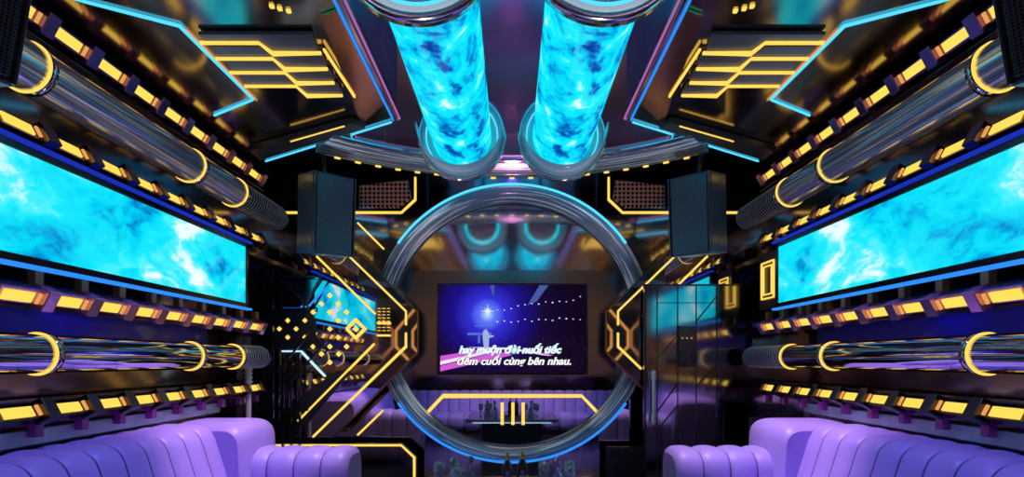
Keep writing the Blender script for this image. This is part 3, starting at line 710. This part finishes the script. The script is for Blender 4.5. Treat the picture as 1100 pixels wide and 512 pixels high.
for s in (-1,1):
    loc=(s*2.2,3.3,0)
    t=thing('sofa',loc,f'lavender channel-tufted sofa along the {side[s]} wall','sofa')
    zt=EYE-.50
    prof=dense(roundpoly([(s*-.06+s*0,.40),(s*.10,zt),(s*.50,zt),(s*.50,.10),(s*-.02,.10)],.11,7))
    prof=[(a,b) for a,b in prof]
    channel_body(prof,-1.05,.62,9,.024,'y',(0,0,0)).build('backrest',M['sofa'],t); seams(prof,-1.05,.62,9,'y',t)
    pb=dense(roundpoly([(s*-.16,.30),(s*-.13,zt+.005),(s*.50,zt+.005),(s*.50,.08),(s*-.16,.08)],.14,8))
    channel_body(pb,.60,1.20,1,.012,'y',(0,0,0),sub=24).build('end_block',M['sofa'],t)
    ps=dense(roundpoly([(s*-.60,.44),(s*.0,.44),(s*.0,.12),(s*-.60,.12)],.07,5))
    channel_body(ps,-1.05,.72,9,.024,'y',(0,0,0)).build('seat',M['sofa'],t)
    pr=dense(roundpoly([(.74,.10),(.74,.655),(1.14,.655),(1.14,.10)],.15,8))
    a0,a1=(-.05,-.90) if s>0 else (.05,.90)
    channel_body(pr,min(a0,a1),max(a0,a1),4,.034,'x',(0,0,0),sub=16).build('arm',M['sofa'],t); seams(pr,min(a0,a1),max(a0,a1),4,'x',t)
    MB().box((s*-.0,.0,.05),(.9,1.9,.10)).build('plinth',M['black'],t)
loc=(0,1.45,0)
t=thing('sofa',loc,'lavender sofa across the room seen in the mirror below the television','sofa')
pb=dense(roundpoly([(-.12,.10),(-.12,.78),(.14,.78),(.20,.10)],.06,5))
channel_body(pb,-2.1,2.1,20,.022,'x',(0,0,0),sub=8).build('backrest',M['sofa'],t)
ps=dense(roundpoly([(.18,.12),(.18,.36),(.72,.36),(.72,.12)],.09,5))
channel_body(ps,-2.1,2.1,14,.035,'x',(0,0,0),sub=8).build('seat',M['sofa'],t); seams(ps,-2.1,2.1,14,'x',t); seams(pb,-2.1,2.1,20,'x',t)
MB().box((0,.3,.05),(3.9,.7,.10)).build('plinth',M['black'],t)

# ------------------------------------------------------------------ table and drinks
TZ=.50
t=thing('low_table',(0,3.35,0),'long grey lacquered low table in the middle of the room','table')
MB().prism([(-.72,-.62,TZ-.05),(-.62,-.70,TZ-.05),(.62,-.70,TZ-.05),(.72,-.62,TZ-.05),(.72,.55,TZ-.05),(.62,.63,TZ-.05),(-.62,.63,TZ-.05),(-.72,.55,TZ-.05)],(0,0,.05)).build('table_top',M['table'],t,bevel=.008)
MB().box((0,-.03,.25),(.95,.9,.40)).build('pedestal',M['plate'],t,bevel=.01)
m=MB(); m.bar([(-.60,.645,TZ-.045),(.60,.645,TZ-.045)],.012); m.build('edge_light',M['white_neon'],t)
MB().box((0,-.03,.03),(1.1,1.05,.06)).build('base',M['black'],t)
def bottle(loc,label,group=None):
    t=thing('wine_bottle',loc,label,'bottle',group)
    MB().lathe([(.001,0),(.036,0),(.038,.01),(.038,.19),(.03,.215),(.014,.24),(.013,.29),(.001,.29)],(0,0,0),n=24).build('glass_body',M['darkglass'],t)
    MB().lathe([(.0145,.245),(.0150,.292),(.001,.295)],(0,0,0),n=20).build('foil',M['gold'],t)
    MB().lathe([(.0385,.06),(.0385,.14)],(0,0,0),n=24,a0=-2.2,a1=.4).build('label',M['label'],t)
    return t
for k,(x,y) in enumerate(((-.03,3.38),(.07,3.42))):
    bottle((x,y,TZ),'%s of the two dark bottles with gold foil standing mid-table'%('left','right')[k])
def decanter(loc,label,k=1):
    t=thing('decanter',loc,label,'decanter')
    MB().lathe([(.001,0),(.05,0),(.056,.02),(.05,.10),(.02,.15),(.016,.19),(.024,.20),(.001,.198)],(0,0,0),n=10,smooth=False).build('body',M['glass'],t)
    MB().lathe([(.001,.195),(.014,.2),(.024,.225),(.012,.25),(.001,.255)],(0,0,0),n=8,smooth=False).build('stopper',M['glass'],t)
    return t
decanter((-.40,3.45,TZ),'faceted crystal decanter at the left end of the table'); decanter((-.28,3.48,TZ),'shorter faceted crystal decanter just right of the leftmost decanter'); decanter((.31,3.45,TZ),'faceted crystal decanter at the right end of the table')
def goblet(loc,label,group):
    t=thing('goblet',loc,label,'glass',group)
    MB().lathe([(.001,0),(.033,0),(.033,.004),(.005,.01),(.005,.085)],(0,0,0),n=20).build('stem',M['glass'],t)
    MB().lathe([(.005,.085),(.03,.105),(.04,.15),(.037,.20),(.035,.20),(.037,.15),(.028,.108),(.004,.09)],(0,0,0),n=20).build('bowl',M['glass'],t)
    return t
g0=goblet((-.36,3.34,TZ),'stemmed glass beside the left decanter','glasses')
g0['group']='stemmed glasses beside the left decanter'
dup(g0,(-.50,3.52,TZ)); dup(g0,(-.40,3.58,TZ))
g1=dup(g0,(.38,3.38,TZ),label='stemmed glass beside the right decanter',group='stemmed glasses beside the right decanter'); dup(g1,(.22,3.52,TZ)); dup(g1,(.40,3.56,TZ))
t=thing('serving_tray',(.0,3.70,TZ),'round silver tray at the far end of the table','tray')
MB().lathe([(.001,.0),(.14,.0),(.16,.02),(.155,.024),(.138,.006),(.001,.006)],(0,0,0),n=32).build('dish',M['chrome'],t)
for sx in (-1,1): MB().tube([(sx*.155,-.04,.02),(sx*.19,-.03,.03),(sx*.19,.03,.03),(sx*.155,.04,.02)],.006).build('handle',M['chrome'],t)

# ------------------------------------------------------------------ lights
def area(loc,tgt,col,e,size,name='lamp'):
    l=bpy.data.lights.new(name,'AREA'); l.color=col; l.energy=e; l.shape='DISK'; l.size=size
    o=bpy.data.objects.new(name,l); COL.objects.link(o); o.location=loc
    o.rotation_euler=(Vector(tgt)-Vector(loc)).to_track_quat('-Z','Y').to_euler(); return o
def point(loc,col,e,r=.05):
    l=bpy.data.lights.new('lamp','POINT'); l.color=col; l.energy=e; l.shadow_soft_size=r
    o=bpy.data.objects.new('lamp',l); COL.objects.link(o); o.location=loc; return o
def spot(loc,tgt,col,e,ang,r=.06,blend=.7):
    l=bpy.data.lights.new('spot','SPOT'); l.color=col; l.energy=e; l.spot_size=math.radians(ang); l.spot_blend=blend; l.shadow_soft_size=r
    o=bpy.data.objects.new('spot',l); COL.objects.link(o); o.location=loc
    o.rotation_euler=(Vector(tgt)-Vector(loc)).to_track_quat('-Z','Y').to_euler(); return o
for s in (-1,1):
    spot((s*1.2,3.9,EYE+1.88),(s*2.1,4.2,.6),(1,.68,.97),260,46)
    spot((s*1.3,2.7,EYE+1.88),(s*2.3,3.0,.7),(.27,.24,1),150,70)
    point((s*2.78,2.6,EYE+.33),(.03,.04,1),6,.02)  # unseen blue points added behind the beams for the wall glow
    point((s*2.78,3.3,EYE+.33),(.03,.04,1),4,.02)
    point((s*2.78,2.6,EYE+1.83),(.05,.04,1),7,.02)
    spot((s*.43,.90,.06),(s*.43,2.3,EYE+1.85),(.9,.95,1),420,24)  # added floor spot without fixture, brightens the near collars
    spot((s*.7,5.40,EYE+2.25),(s*.75,5.72,EYE-.4),(.75,.88,1),90,60)  # spot added above the glass ring to brighten it, no lamp body
    spot((s*1.0,4.45,.06),(s*1.0,5.0,EYE+1.9),(.8,.9,1),110,48)  # unseen floor spot added to lighten the ceiling arc
    spot((s*.5,4.4,EYE+1.45),(s*1.5,5.5,EYE-.2),(.8,.9,1),30,40)  # added spot for the door handle, no fixture
    spot((s*1.9,4.6,.06),(s*1.5,5.85,EYE+1.85),(1,.6,.45),120,26)  # added floor spot, no fixture, lights the copper bokeh plates
    spot((s*1.5,3.3,.12),(s*2.5,3.5,EYE+1.5),(.75,.8,1),60,50)
    spot((s*1.4,3.6,EYE+1.8),(s*2.6,3.8,EYE-.3),(1,.25,.75),40,40)
spot((0,3.7,EYE+2.30),(0,3.7,EYE+2.62),(.15,.15,1),40,140)
spot((0,4.75,EYE+1.75),(0,5.5,EYE+2.62),(1,.3,.65),40,90)
spot((0,3.0,EYE+1.4),(0,1.5,.5),(.85,.65,1),220,75)  # unseen spot added to brighten the sofa shown by the mirror
for s in (-1,1):     # amber chevrons on the rear wall, seen softly in the mirrors
    for k in range(4):
        x=.9+.42*k; neon_pts=[(s*x,YR+.03,EYE+1.9-.1*k),(s*(x+.75),YR+.03,EYE+.75),(s*(x+.75),YR+.03,EYE+.35),(s*(x+.15),YR+.03,EYE-.30)]
        o=relmb(neon_pts[1]).bar(neon_pts,.05).build('neon_tube',M['orange']); o.location=neon_pts[1]
        tag(o,f'amber chevron tube on the rear wall, {ORD[k].replace("nearest","first")} from centre on the {side[s]}','neon light')

w=bpy.data.worlds.new('world'); SC.world=w; w.use_nodes=True
w.node_tree.nodes['Background'].inputs[0].default_value=(.02,.015,.04,1); w.node_tree.nodes['Background'].inputs[1].default_value=.3
SC.view_settings.view_transform='Standard'; SC.view_settings.look='None'; SC.view_settings.gamma=1; SC.view_settings.exposure=0
SC.view_settings.use_curve_mapping=False
cy=SC.cycles; cy.max_bounces=8; cy.diffuse_bounces=2; cy.glossy_bounces=5; cy.transmission_bounces=5; cy.transparent_max_bounces=8
cy.sample_clamp_indirect=4; cy.use_denoising=True
cam=bpy.data.cameras.new('camera'); co=bpy.data.objects.new('camera',cam); COL.objects.link(co)
co.location=(0,0,EYE); co.rotation_euler=(PI/2,0,0); cam.sensor_width=36; cam.lens=18; cam.shift_y=131/1100; cam.clip_start=.05
SC.camera=co
